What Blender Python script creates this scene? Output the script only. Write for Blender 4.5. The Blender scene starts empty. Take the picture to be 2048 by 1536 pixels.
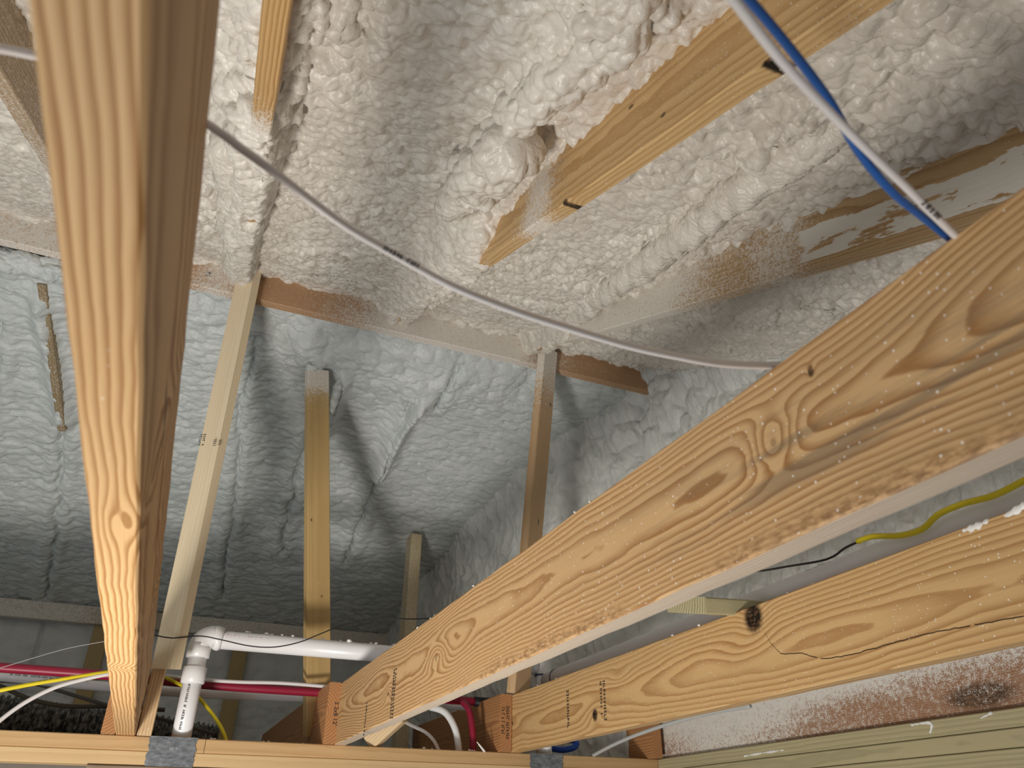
import bpy, bmesh, math, random
import numpy as np
from mathutils import Vector, Matrix
random.seed(7)
C = bpy.context.scene
# ------------------------------------------------------------------ camera, world, lights, exposure
CZ = 2.19                     # lens height above the floor of the room below
FPX, YAW, PITCH, ROLL = 1523.2, -0.40185, 0.53624, -0.00453
Rm = Matrix.Rotation(YAW, 3, 'Z') @ Matrix.Rotation(PITCH, 3, 'X') @ Matrix.Rotation(ROLL, 3, 'Y')
cd = bpy.data.cameras.new('camera'); cam = bpy.data.objects.new('camera', cd); C.collection.objects.link(cam)
cd.sensor_width = 36; cd.lens = FPX / 2048 * 36; cd.clip_start = 0.02
Mc = (Rm @ Matrix.Rotation(math.pi / 2, 3, 'X')).to_4x4(); Mc.translation = (0, 0, CZ); cam.matrix_world = Mc
cd.dof.use_dof = True; cd.dof.focus_distance = 2.2; cd.dof.aperture_fstop = 7.5
C.camera = cam
w = bpy.data.worlds.new('world'); C.world = w; w.use_nodes = True
w.node_tree.nodes['Background'].inputs[0].default_value = (0.95, 0.97, 1, 1)
w.node_tree.nodes['Background'].inputs[1].default_value = 0.18
def area(name, loc, target, size, power, col):
    l = bpy.data.lights.new(name, 'AREA'); l.shape = 'DISK'; l.size = size; l.energy = power; l.color = col
    o = bpy.data.objects.new(name, l); C.collection.objects.link(o); o.location = loc
    o.rotation_euler = (Vector(target) - Vector(loc)).to_track_quat('-Z', 'Y').to_euler(); return o
wl = area('work_light', (-0.52, 1.05, CZ - 1.02), (0.45, 3.0, CZ + 1.50), 0.38, 36, (1, 0.95, 0.88)); wl.data.spread = math.radians(166)
area('cool_fill', (-2.1, -0.2, CZ - 1.0), (0.1, 2.8, CZ + 1.0), 1.2, 21, (0.86, 0.94, 1.0))  # unseen cool fill, added to soften the shading on the far slope
C.view_settings.view_transform = 'Standard'; C.view_settings.look = 'None'
C.view_settings.gamma = 1; C.view_settings.use_curve_mapping = False
C.view_settings.exposure = 0.0
# ------------------------------------------------------------------ helpers
def ray(px, py):
    return Rm @ Vector((px - 1024, FPX, -(py - 768)))
def P(px, py, X=None, Y=None, Z=None, roof=None):      # a point on a plane of the building; Z above the lens
    v = ray(px, py)
    if X is not None: k = X / v.x
    elif Y is not None: k = Y / v.y
    elif Z is not None: k = Z / v.z
    else: k = roof / (v.z - SL * v.y)
    v = v * k
    return Vector((v.x, v.y, v.z + CZ))
SL = 0.45                     # roof slope
RB = 0.66                     # underside of the front rafters: z = CZ + RB + SL*y
def link(o, parent=None):
    C.collection.objects.link(o)
    if parent is not None: o.parent = parent; o.matrix_parent_inverse = parent.matrix_world.inverted()
    return o
def tag(o, label=None, cat=None, group=None, kind=None):
    for k, v in (('label', label), ('category', cat), ('group', group), ('kind', kind)):
        if v: o[k] = v
    return o
def mesh_obj(name, verts, faces, mat, parent=None, smooth=False, mw=None):
    me = bpy.data.meshes.new(name); me.from_pydata([tuple(v) for v in verts], [], faces); me.update()
    if smooth: me.polygons.foreach_set('use_smooth', [True] * len(me.polygons))
    if mat: me.materials.append(mat)
    o = bpy.data.objects.new(name, me)
    if mw is not None: o.matrix_world = mw
    return link(o, parent)
def empty(name, loc):
    o = bpy.data.objects.new(name, None); o.location = loc; o.empty_display_size = 0.05
    C.collection.objects.link(o); bpy.context.view_layer.update(); return o
# ------------------------------------------------------------------ node helper
class N:
    def __init__(s, name):
        s.m = bpy.data.materials.new(name); s.m.use_nodes = True; s.t = s.m.node_tree
        s.b = s.t.nodes['Principled BSDF']
        s.obj = s.t.nodes.new('ShaderNodeTexCoord').outputs['Object']
    def set(s, sock, v):
        if isinstance(v, bpy.types.NodeSocket): s.t.links.new(v, sock)
        else: sock.default_value = v
    def math(s, op, a, b=0.0, c=0.0, clamp=False):
        n = s.t.nodes.new('ShaderNodeMath'); n.operation = op; n.use_clamp = clamp
        for i, v in enumerate((a, b, c)): s.set(n.inputs[i], v)
        return n.outputs[0]
    def add(s, a, b): return s.math('ADD', a, b)
    def mul(s, a, b): return s.math('MULTIPLY', a, b)
    def sub(s, a, b): return s.math('SUBTRACT', a, b)
    def xyz(s, v):
        n = s.t.nodes.new('ShaderNodeSeparateXYZ'); s.set(n.inputs[0], v); return n.outputs
    def comb(s, x, y, z):
        n = s.t.nodes.new('ShaderNodeCombineXYZ')
        for i, v in enumerate((x, y, z)): s.set(n.inputs[i], v)
        return n.outputs[0]
    def scale(s, v, sc, off=(0, 0, 0)):
        n = s.t.nodes.new('ShaderNodeMapping'); s.set(n.inputs[0], v); n.inputs['Scale'].default_value = sc
        n.inputs['Location'].default_value = off; return n.outputs[0]
    def noise(s, v, sc=1, det=2, rough=.5, dist=0):
        n = s.t.nodes.new('ShaderNodeTexNoise'); s.set(n.inputs['Vector'], v); n.inputs['Scale'].default_value = sc
        n.inputs['Detail'].default_value = det; n.inputs['Roughness'].default_value = rough; n.inputs['Distortion'].default_value = dist
        return n.outputs['Fac']
    def voro(s, v, sc=1, out='Distance', rnd=1):
        n = s.t.nodes.new('ShaderNodeTexVoronoi'); s.set(n.inputs['Vector'], v); n.inputs['Scale'].default_value = sc
        n.inputs['Randomness'].default_value = rnd; return n.outputs[out]
    def ramp(s, f, stops, interp='LINEAR'):
        n = s.t.nodes.new('ShaderNodeValToRGB'); s.set(n.inputs[0], f); e = n.color_ramp.elements; n.color_ramp.interpolation = interp
        while len(e) < len(stops): e.new(0.5)
        for i, (p, c) in enumerate(stops):
            e[i].position = p; e[i].color = tuple(c) + (1,) if not isinstance(c, (int, float)) else (c, c, c, 1)
        return n.outputs[0]
    def smooth(s, v, a, b):
        n = s.t.nodes.new('ShaderNodeMapRange'); n.interpolation_type = 'SMOOTHSTEP'; s.set(n.inputs[0], v)
        n.inputs[1].default_value = a; n.inputs[2].default_value = b; return n.outputs[0]
    def mix(s, f, a, b):
        n = s.t.nodes.new('ShaderNodeMix'); n.data_type = 'RGBA'; s.set(n.inputs[0], f)
        for i, v in ((6, a), (7, b)):
            s.set(n.inputs[i], tuple(v) + (1,) if isinstance(v, tuple) and len(v) == 3 else v)
        return n.outputs[2]
    def bump(s, h, strength=.3, dist=.002):
        n = s.t.nodes.new('ShaderNodeBump'); s.set(n.inputs['Height'], h); n.inputs['Strength'].default_value = strength
        n.inputs['Distance'].default_value = dist; s.t.links.new(n.outputs[0], s.b.inputs['Normal'])
    def fin(s, col, rough=.6, spec=.3, metal=0):
        s.set(s.b.inputs['Base Color'], tuple(col) + (1,) if isinstance(col, tuple) and len(col) == 3 else col)
        s.set(s.b.inputs['Roughness'], rough); s.b.inputs['Specular IOR Level'].default_value = spec; s.b.inputs['Metallic'].default_value = metal
        return s.m
def plain(name, col, rough=.45, spec=.4, metal=0, var=.06):
    n = N(name); f = n.noise(n.obj, 40, 3)
    a = tuple(c * (1 - var) for c in col); b = tuple(min(1, c * (1 + var)) for c in col)
    return n.fin(n.mix(f, a, b), rough, spec, metal)
def gauss(n, parts):                                    # parts: (value, centre, scale)
    s = None
    for v, c, sc in parts:
        d = n.mul(n.sub(v, c), 1 / sc); d = n.mul(d, d); s = d if s is None else n.add(s, d)
    return n.math('POWER', 2.71828, n.mul(s, -1))
# pine board: growth rings round a pith line beside the board, bent round the knots.  local x runs along the board
def wood(name, light=(.62, .36, .15), dark=(.36, .165, .05), freq=130, pith=(-.06, .09), warp=(.012, 1.6, 5), seed=0, knots=(),
         dust=(), dustall=0.0, stain=None, fleck=.35, contrast=.85, crack=None, rough_edge=None, plaster=None, tint=(1, 1, 1)):
    n = N(name); x, y, z = n.xyz(n.obj)
    wv = n.scale(n.obj, (warp[1], warp[2], warp[2]), (seed * 3.17, seed * 1.3, seed * 2.1))
    w1 = n.add(n.mul(n.sub(n.noise(wv, 1, 1.5, .45), .5), warp[0] * 2), n.mul(n.sub(n.noise(n.scale(n.obj, (7, 26, 26), (seed, 1, 2)), 1, 2, .5), .5), .0065))
    dy = n.sub(y, pith[0]); dz = n.sub(z, pith[1])
    d = n.math('SQRT', n.add(n.mul(dy, dy), n.mul(dz, dz)))
    d = n.add(d, w1)
    fine = n.noise(n.scale(n.obj, (14, 90, 90), (seed, 0, 0)), 1, 2)
    d = n.add(d, n.mul(n.sub(fine, .5), .0016))
    kd = None
    for k in knots:                                     # (x, y|None, z|None, sx, sr, push, dark)
        pr = [(x, k[0], k[3])]
        if k[1] is not None: pr.append((y, k[1], k[4]))
        if k[2] is not None: pr.append((z, k[2], k[4]))
        g = gauss(n, pr)
        d = n.add(d, n.mul(g, k[5]))
        if k[6] > 0:
            rr = k[7] if len(k) > 7 else .16
            kn = n.add(g, n.mul(n.sub(n.noise(n.obj, 160, 3), .5), .12))
            m = n.mul(n.smooth(kn, 1 - rr, 1 - rr * .35), k[6]); kd = m if kd is None else n.math('MAXIMUM', kd, m)
    ph = n.math('FRACT', n.mul(d, freq))
    band = n.noise(n.comb(0, 0, n.mul(d, freq * .37)), 1, 1)
    late = n.ramp(ph, [(0, 0.05), (.35, .12), (.72, .75), (.86, 1.0), (.93, .9), (1, .05)])
    f = n.mul(late, n.add(n.mul(band, .9), contrast - .45))
    fib = n.noise(n.scale(n.obj, (9, 500, 500), (0, seed, 0)), 1, 2, .6)
    f = n.math('ADD', f, n.mul(n.sub(fib, .5), .35), clamp=True)
    L = tuple(a * b for a, b in zip(light, tint)); D = tuple(a * b for a, b in zip(dark, tint))
    col = n.mix(f, L, D)
    big = n.noise(n.scale(n.obj, (1.3, 12, 12), (seed * 5, 0, 0)), 1, 2)
    col = n.mix(n.mul(n.smooth(big, .35, .75), .35), col, tuple(c * .72 for c in L))
    if stain:
        st = n.noise(n.scale(n.obj, (4.5, 70, 70), (seed, 4, 1)), 1, 4, .65); g = gauss(n, [(x, stain[1], stain[2]), (z, stain[3], stain[4])])
        col = n.mix(n.mul(n.mul(n.smooth(st, .42, .66), g), stain[0]), col, (.16, .125, .085))
    if rough_edge:                                      # waney, torn fibres along the low edge
        z0, z1, x0, x1 = rough_edge
        t = n.noise(n.scale(n.obj, (5, 40, 40)), 1, 5, .7)
        m = n.mul(n.sub(1, n.smooth(n.add(z, n.mul(n.sub(t, .5), .03)), z0, z1)), n.mul(n.smooth(x, x0 - .1, x0 + .05), n.sub(1, n.smooth(x, x1 - .1, x1 + .1))))
        t2 = n.noise(n.scale(n.obj, (60, 160, 160)), 1, 4, .7)
        m = n.mul(m, n.smooth(n.noise(n.scale(n.obj, (4.5, 9, 9), (3, 0, 0)), 1, 3), .38, .52)); col = n.mix(n.mul(m, .85), col, n.mix(n.smooth(t2, .38, .62), (.60, .37, .18), (.26, .14, .06)))
    if crack:                                           # list of (x,z) points along a split
        cm = None
        for (xa, za), (xb, zb) in zip(crack[:-1], crack[1:]):
            tt = n.math('DIVIDE', n.sub(x, xa), xb - xa)
            zc = n.add(za, n.mul(tt, zb - za)); zc = n.add(zc, n.mul(n.sub(n.noise(n.comb(n.mul(x, 45), seed, 0), 1, 3), .5), .006))
            ins = n.mul(n.math('GREATER_THAN', tt, 0), n.math('LESS_THAN', tt, 1))
            wdt = .0016 + .0012 * (1 if abs(xb - xa) > .3 else 0)
            mm = n.mul(ins, n.math('LESS_THAN', n.math('ABSOLUTE', n.sub(z, zc)), wdt * .6)); cm = mm if cm is None else n.math('MAXIMUM', cm, mm)
        cm = n.mul(cm, n.math('GREATER_THAN', n.noise(n.scale(n.obj, (30, 30, 30)), 1, 2), .36))
        col = n.mix(cm, col, (.03, .015, .008))
    if kd is not None:
        kc = n.mix(n.smooth(n.noise(n.scale(n.obj, (60, 60, 140)), 1, 4, .65), .45, .72), (.010, .006, .004), (.22, .11, .05)); col = n.mix(kd, col, kc)
    if dust or dustall:                                 # dried foam overspray
        cov = dustall
        for q in dust:                                  # (x centre, x half width, strength[, z centre, z half])
            pr = [(x, q[0], q[1])] + ([(z, q[3], q[4])] if len(q) > 3 else [])
            cov = n.add(cov, n.mul(gauss(n, pr), q[2]))
        cov = n.add(cov, n.mul(n.sub(n.noise(n.scale(n.obj, (5, 16, 16)), 1, 3), .5), .35))
        sp = n.add(n.mul(n.noise(n.obj, 420, 2), .65), n.mul(n.noise(n.obj, 130, 2), .35))
        cov = n.math('MINIMUM', cov, .86)
        thr = n.sub(.665, n.mul(cov, .31))
        dm = n.mul(n.smooth(n.sub(sp, thr), -.06, .06), n.math('GREATER_THAN', cov, .04))
        col = n.mix(n.mul(dm, .93), col, (.80, .765, .70))
    if plaster:                                         # (x0, x1) stretch of board smeared with foam, streaks of bare wood left along the middle
        pn = n.noise(n.scale(n.obj, (7, 34, 34), (seed, 0, 3)), 1, 4, .62)
        v_ = n.add(.66, n.mul(n.sub(pn, .5), 1.5)); v_ = n.sub(v_, n.mul(gauss(n, [(z, plaster[2], .020)]), .42)); v_ = n.sub(v_, n.mul(n.sub(1, n.smooth(z, -.086, -.074)), 1.2))
        e_ = n.add(x, n.mul(n.sub(n.noise(n.scale(n.obj, (2, 22, 22)), 1, 3), .5), .16))
        pm = n.mul(n.smooth(v_, .47, .51), n.sub(1, n.smooth(e_, plaster[1] - .01, plaster[1] + .01)))
        col = n.mix(pm, col, n.mix(pn, (.74, .70, .62), (.86, .83, .76)))
    if fleck:                                           # stray foam specks
        v = n.t.nodes.new('ShaderNodeTexVoronoi'); n.t.links.new(n.obj, v.inputs['Vector']); v.inputs['Scale'].default_value = 150
        rnd = n.xyz(v.outputs['Color'])
        sz = n.mul(n.math('POWER', rnd[1], 8), .12)
        fm = n.mul(n.math('LESS_THAN', v.outputs['Distance'], n.add(sz, .085)), n.math('GREATER_THAN', rnd[0], 1 - .5 * fleck))
        col = n.mix(fm, col, (.9, .86, .78))
    n.bump(n.add(n.mul(late, -.5), fib), .25, .0012)
    return n.fin(col, .55, .3)
def foam_mat(name, c0, c1, bumpd=.004, sc=(1, 1, 1)):
    n = N(name); v = n.scale(n.obj, sc)
    f = n.noise(v, 9, 4, .6); col = n.mix(n.smooth(f, .3, .7), c0, c1)
    g1 = n.noise(v, 70, 3, .5, .6); g2 = n.voro(v, 95); g3 = n.noise(v, 400, 2)
    n.bump(n.add(n.add(g1, n.mul(g2, -.35)), n.mul(g3, .12)), .55, bumpd)
    return n.fin(col, .34, .42)
# ------------------------------------------------------------------ boards
def beam(name, p0, p1, thick, high, mat, parent=None, up=(0, 0, 1), ends=None, wob=0.0, bev=.0025, roll=0.0, seg=.06, fn=None):
    """solid board from p0 to p1 (its centre line); thick across, high along `up`; ends=(t0,t1) thickness at each end."""
    p0, p1 = Vector(p0), Vector(p1); L = (p1 - p0).length; ax = (p1 - p0).normalized()
    zz = Vector(up) - ax * ax.dot(Vector(up)); zz.normalize(); yy = zz.cross(ax)
    R3 = Matrix((ax, yy, zz)).transposed() @ Matrix.Rotation(roll, 3, 'X')
    mw = R3.to_4x4(); mw.translation = p0
    n = max(2, int(L / seg)); vs = []; fs = []
    rnd = random.Random(int(L * 1e4) + int(thick * 1e4) + sum(map(ord, name)))
    prof = []
    for sy, sz in ((-1, -1), (1, -1), (1, 1), (-1, 1)):
        a, b = ((sy, 0), (0, sz)) if sy * sz < 0 else ((0, sz), (sy, 0))
        if (sy, sz) in ((-1, -1), (1, 1)): seq = [(0, 1), (1, 0)]
        else: seq = [(1, 0), (0, 1)]
        for ky, kz in seq: prof.append((sy, sz, ky, kz))
    rows = []
    for i in range(n + 1):
        t = i / n; th = thick if ends is None else ends[0] + (ends[1] - ends[0]) * t
        off = (rnd.uniform(-wob, wob), rnd.uniform(-wob, wob))
        row = []
        for sy, sz, ky, kz in prof:
            yv = sy * (th / 2 - ky * bev) + off[0]; zv = sz * (high / 2 - kz * bev) + off[1]
            q = (L * t, yv, zv)
            if fn: q = fn(q, sy, sz, t)
            row.append(len(vs)); vs.append(q)
        rows.append(row)
    for a, b in zip(rows[:-1], rows[1:]):
        for k in range(8): fs.append((a[k], a[(k + 1) % 8], b[(k + 1) % 8], b[k]))
    fs.append(tuple(rows[0][::-1])); fs.append(tuple(rows[-1]))
    o = mesh_obj(name, vs, fs, mat, parent, mw=mw)
    bm = bmesh.new(); bm.from_mesh(o.data); bmesh.ops.recalc_face_normals(bm, faces=bm.faces); bm.to_mesh(o.data); bm.free()
    return o
def loc_of(mwinv, p): return mwinv @ p
def frame(p0, p1, up=(0, 0, 1)):
    p0, p1 = Vector(p0), Vector(p1); ax = (p1 - p0).normalized(); zz = Vector(up) - ax * ax.dot(Vector(up)); zz.normalize()
    m = Matrix((ax, zz.cross(ax), zz)).transposed().to_4x4(); m.translation = p0; return m.inverted()
# ------------------------------------------------------------------ tubes
def catmull(pts, step=.012, closed=False):
    pts = [Vector(p) for p in pts]; out = []
    for i in range(len(pts) - 1):
        a, b, c, d = pts[max(i - 1, 0)], pts[i], pts[i + 1], pts[min(i + 2, len(pts) - 1)]
        n = max(2, int((c - b).length / step))
        for k in range(n):
            t = k / n; out.append(.5 * ((2 * b) + (c - a) * t + (2 * a - 5 * b + 4 * c - d) * t * t + (3 * b - a - 3 * c + d) * t ** 3))
    out.append(pts[-1]); return out
def tube(name, pts, r, mat, parent=None, flat=None, sides=14, step=.012, curve=True, rad=None, up=(0, 0, 1)):
    """swept tube; flat=(half width, half thickness) gives an oval cable lying flat to `up`"""
    pp = catmull(pts, step) if curve else [Vector(p) for p in pts]
    vs = []; fs = []; prev = None; rows = []
    for i, p in enumerate(pp):
        tg = (pp[min(i + 1, len(pp) - 1)] - pp[max(i - 1, 0)]).normalized()
        u = Vector(up) if prev is None else prev
        u = u - tg * u.dot(tg)
        if u.length < 1e-4: u = Vector((1, 0, 0)) - tg * tg.x
        u.normalize(); prev = u if flat is None else None; sd = tg.cross(u)
        row = []
        for k in range(sides):
            a = 2 * math.pi * k / sides
            if flat:
                ca, sa = math.cos(a), math.sin(a); e = .6
                v = sd * flat[0] * math.copysign(abs(ca) ** e, ca) + u * flat[1] * math.copysign(abs(sa) ** e, sa)
            else:
                rr = r if rad is None else rad(i); v = (sd * math.cos(a) + u * math.sin(a)) * rr
            row.append(len(vs)); vs.append(p + v)
        rows.append(row)
    for a, b in zip(rows[:-1], rows[1:]):
        for k in range(sides): fs.append((a[k], a[(k + 1) % sides], b[(k + 1) % sides], b[k]))
    fs.append(tuple(rows[0][::-1])); fs.append(tuple(rows[-1]))
    return mesh_obj(name, vs, fs, mat, parent, smooth=True)
def marks(name, o, ux, uy, n, hgt, mat, parent, seed=0, rows=1, gap=.25, bold=.16):
    """a line of faint printed characters: small raised blocks of ink on a surface"""
    r = random.Random(seed); vs = []; fs = []; o, ux, uy = Vector(o), Vector(ux).normalized(), Vector(uy).normalized()
    nn = ux.cross(uy).normalized()
    for q in range(rows):
        xx = 0
        for i in range(n):
            wd = hgt * r.choice((.35, .5, .6)); 
            if r.random() < gap: xx += hgt * .45; continue
            st = [(0, .14, 0, 1), (wd - .14 * hgt, wd, 0, 1)] if False else []
            kind = r.randrange(4); t = hgt * bold
            if kind in (0, 1): st.append((0, t, 0, hgt))
            if kind in (1, 2): st.append((0, wd, hgt - t, hgt))
            if kind in (0, 2): st.append((0, wd, 0, t))
            if kind in (2, 3): st.append((wd * .4, wd * .4 + t, 0, hgt))
            if kind in (3, 0): st.append((0, wd, hgt * .45, hgt * .45 + t))
            for x0, x1, y0, y1 in st:
                b = len(vs)
                for xa, ya in ((x0, y0), (x1, y0), (x1, y1), (x0, y1)):
                    vs.append(o + ux * (xx + xa) + uy * (ya - q * hgt * 1.6))
                fs.append((b, b + 1, b + 2, b + 3))
            xx += wd + hgt * .22
    vs2 = vs + [v - nn * .0006 for v in vs]; k = len(vs)
    f2 = [tuple(reversed([i + k for i in f])) for f in fs]
    side = []
    for f in fs:
        for a, b in zip(f, f[1:] + f[:1]): side.append((a, a + k, b + k, b))
    return mesh_obj(name, vs2, fs + f2 + side, mat, parent)
def text(name, s, o, ux, uy, size, mat, parent):
    cu = bpy.data.curves.new(name, 'FONT'); cu.body = s; cu.size = size; cu.extrude = .0003
    t = bpy.data.objects.new(name, cu); C.collection.objects.link(t)
    me = bpy.data.meshes.new_from_object(t.evaluated_get(bpy.context.evaluated_depsgraph_get())); bpy.data.objects.remove(t)
    me.materials.clear(); me.materials.append(mat); me.name = name
    ux, uy = Vector(ux).normalized(), Vector(uy).normalized(); m = Matrix((ux, uy, ux.cross(uy))).transposed().to_4x4(); m.translation = Vector(o)
    ob = bpy.data.objects.new(name, me); ob.matrix_world = m; return link(ob, parent)
# ------------------------------------------------------------------ foam relief (numpy noise)
def h2(ix, iy, s):
    n = (ix.astype(np.int64) * 374761393 + iy.astype(np.int64) * 668265263 + s * 2147483647) & 0xffffffff
    n = ((n ^ (n >> 13)) * 1274126177) & 0xffffffff
    n = ((n ^ (n >> 16)) * 2246822519) & 0xffffffff
    return ((n ^ (n >> 15)) & 0xffffff) / float(0x1000000)
def perlin(u, v, s=0):
    iu, iv = np.floor(u), np.floor(v); fu, fv = u - iu, v - iv
    su = fu * fu * fu * (fu * (fu * 6 - 15) + 10); sv = fv * fv * fv * (fv * (fv * 6 - 15) + 10); g = []
    for a in (0, 1):
        for b in (0, 1):
            an = h2(iu + a, iv + b, s) * 6.2832; g.append(np.cos(an) * (fu - a) + np.sin(an) * (fv - b))
    x0 = g[0] + (g[2] - g[0]) * su; x1 = g[1] + (g[3] - g[1]) * su
    return (x0 + (x1 - x0) * sv) * 1.4
def fbm(u, v, s=0, o=4):
    r = 0; a = 1
    for i in range(o): r = r + a * perlin(u * 2 ** i, v * 2 ** i, s + i * 17); a *= .5
    return r
def blobs(u, v, s=0, rmin=.6, rmax=1.0):
    """union of spherical caps scattered one per cell: the lumpy skin of expanding foam"""
    iu, iv = np.floor(u), np.floor(v); h = np.zeros_like(u)
    for a in (-1, 0, 1):
        for b in (-1, 0, 1):
            cx = iu + a + h2(iu + a, iv + b, s); cy = iv + b + h2(iu + a, iv + b, s + 5)
            r = rmin + (rmax - rmin) * h2(iu + a, iv + b, s + 9)
            d2 = (u - cx) ** 2 + (v - cy) ** 2
            h = np.maximum(h, np.sqrt(np.maximum(r * r - d2, 0)))
    return h
def h3(ix, iy, iz, s):
    return h2(ix + iz * 57, iy - iz * 131, s)
def blobs3(u, v, z, s=0, rmin=.50, rmax=.88):
    iu, iv, iz = np.floor(u), np.floor(v), np.floor(z); h = np.full(u.shape, .12)
    for a in (-1, 0, 1):
        for b in (-1, 0, 1):
            for c in (-1, 0, 1):
                q = h3(iu + a, iv + b, iz + c, s); q2 = q * 4096; q2 = q2 - np.floor(q2); q3 = h3(iu + a, iv + b, iz + c, s + 5)
                r = rmin + (rmax - rmin) * (q3 * 1024 - np.floor(q3 * 1024))
                d2 = (u - iu - a - q) ** 2 + (v - iv - b - q2) ** 2 + (z - iz - c - q3) ** 2
                h = np.maximum(h, np.sqrt(np.maximum(r * r - d2, 0)))
    return h
def sstep(a, b, x):
    t = np.clip((x - a) / (b - a), 0, 1); return t * t * (3 - 2 * t)
def polyd(X, Y, pts):
    """distance to a polyline and the length along it"""
    best = np.full(X.shape, 9.0); al = np.zeros(X.shape); acc = 0
    for (x0, y0), (x1, y1) in zip(pts[:-1], pts[1:]):
        L = math.hypot(x1 - x0, y1 - y0); t = np.clip(((X - x0) * (x1 - x0) + (Y - y0) * (y1 - y0)) / L / L, 0, 1)
        d = np.hypot(X - x0 - t * (x1 - x0), Y - y0 - t * (y1 - y0)); m = d < best
        best = np.where(m, d, best); al = np.where(m, acc + t * L, al); acc += L
    return best, al
def grid_obj(name, PX, PY, PZ, mat, flip=False):
    a, b = PX.shape; co = np.stack([PX, PY, PZ], -1).reshape(-1, 3).astype(np.float32)
    i = np.arange(a * b).reshape(a, b); q = np.stack([i[:-1, :-1], i[1:, :-1], i[1:, 1:], i[:-1, 1:]], -1).reshape(-1, 4)
    if flip: q = q[:, ::-1]
    me = bpy.data.meshes.new(name); me.vertices.add(len(co)); me.vertices.foreach_set('co', co.ravel())
    me.loops.add(q.size); me.loops.foreach_set('vertex_index', q.ravel().astype(np.int32))
    me.polygons.add(len(q)); me.polygons.foreach_set('loop_start', np.arange(0, q.size, 4, dtype=np.int32))
    me.polygons.foreach_set('use_smooth', np.ones(len(q), dtype=bool)); me.update(calc_edges=True); me.materials.append(mat)
    return link(bpy.data.objects.new(name, me))

def foam_rope(name, pts, r, seed, mat, lab=None, lobe=(.036, .018), ring=0.0, rip=.011, fine=.006, squash=1.0):
    """a bead or lump of foam: a swept body with rounded ends and a lobed skin"""
    cl = catmull(pts, .0035); n = len(cl); A = np.array([tuple(p) for p in cl]); T = np.gradient(A, axis=0); T /= np.linalg.norm(T, axis=1)[:, None]
    al = np.concatenate([[0], np.cumsum(np.linalg.norm(np.diff(A, axis=0), axis=1))]); L = al[-1]
    cap = 14; th = np.linspace(0, np.pi / 2, cap)[:-1]
    ext0 = [(A[0] - T[0] * r * np.cos(q), T[0], math.sin(q), 0) for q in th]; ext1 = [(A[-1] + T[-1] * r * np.cos(q), T[-1], math.sin(q), L) for q in th[::-1]]
    C_ = np.array([e[0] for e in ext0] + list(A) + [e[0] for e in ext1]); T_ = np.array([e[1] for e in ext0] + list(T) + [e[1] for e in ext1])
    F_ = np.array([e[2] for e in ext0] + [1.0] * n + [e[2] for e in ext1]); F_ = np.maximum(F_, .02)
    S_ = np.concatenate([-r * np.cos(th), al, L + r * np.cos(th[::-1])])
    up = np.array([.3, -.5, -.8]); U = up - T_ * (T_ @ up)[:, None]; U /= np.linalg.norm(U, axis=1)[:, None]; V = np.cross(T_, U)
    m = max(40, int(6.28 * r / .0032)); ph = np.linspace(0, 2 * np.pi, m + 1)
    Nn = U[:, None, :] * np.cos(ph)[None, :, None] + V[:, None, :] * np.sin(ph)[None, :, None]
    rad = r * F_ * (1 + .22 * perlin(S_ / (r * 2.2), S_ * 0 + seed, seed))
    Q = C_[:, None, :] + Nn * rad[:, None, None]
    w_ = [Q[..., k] + .006 * perlin(Q[..., (k + 1) % 3] / .03, Q[..., (k + 2) % 3] / .03, seed + k) for k in range(3)]
    s1 = lobe[0]; D = lobe[1] * (blobs3(w_[0] / s1, w_[1] / s1, w_[2] / s1, seed) - .5) + fine * (blobs3(w_[0] / (s1 * .42), w_[1] / (s1 * .42), w_[2] / (s1 * .42), seed + 3) - .5)
    if ring:
        k = S_[:, None] / rip + 1.6 * perlin(Nn[..., 0] * 1.3 + S_[:, None] / .05, Nn[..., 1] * 1.3 + Nn[..., 2], seed + 5)
        D = D + ring * (np.abs(np.sin(k * np.pi)) - .6)
    D = D * np.sqrt(np.minimum(F_ * 1.5, 1))[:, None]
    Q = Q + Nn * D[..., None]; Q[:, -1] = Q[:, 0]
    o = grid_obj(name, Q[..., 0], Q[..., 1], Q[..., 2], mat, False)
    if lab: tag(o, lab, 'foam lump')
    return o
# ------------------------------------------------------------------ the foamed roof and walls (the setting)
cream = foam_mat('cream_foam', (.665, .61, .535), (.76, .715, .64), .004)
grey_ = grey = foam_mat('cool_lit_foam', (.56, .60, .59), (.67, .70, .685), .005, (1, 2.2, 2.2))  # cool cast of the light on the far foam is put into this grey
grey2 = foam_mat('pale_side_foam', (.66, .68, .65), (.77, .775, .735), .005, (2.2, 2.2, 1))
XL, XA, XB, XO = -.052, .569, 1.149, -.526       # centre lines of the rafters
def rp(px, py, c=.76):
    p = P(px, py, roof=c); return (p.x, p.y)
xs = np.arange(-1.5, 1.95, .0036); ys = np.arange(-.35, 2.52, .0036)
X, Y = np.meshgrid(xs, ys, indexing='ij')
wx = X + .022 * perlin(X / .16, Y / .16, 3) + .008 * perlin(X / .05, Y / .05, 4); wy = Y + .022 * perlin(X / .16, Y / .16, 8) + .008 * perlin(X / .05, Y / .05, 9)
low = fbm(X / .45, Y / .45, 21, 3)
rough = sstep(-.35, .55, fbm(X / .3, Y / .3, 31, 2) + .35 * sstep(.9, .2, Y) + .25 * sstep(.6, 1.2, X) * sstep(1.6, .8, Y))

t = .052 + .080 * sstep(.9, 2.3, Y) + .016 * low
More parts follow.
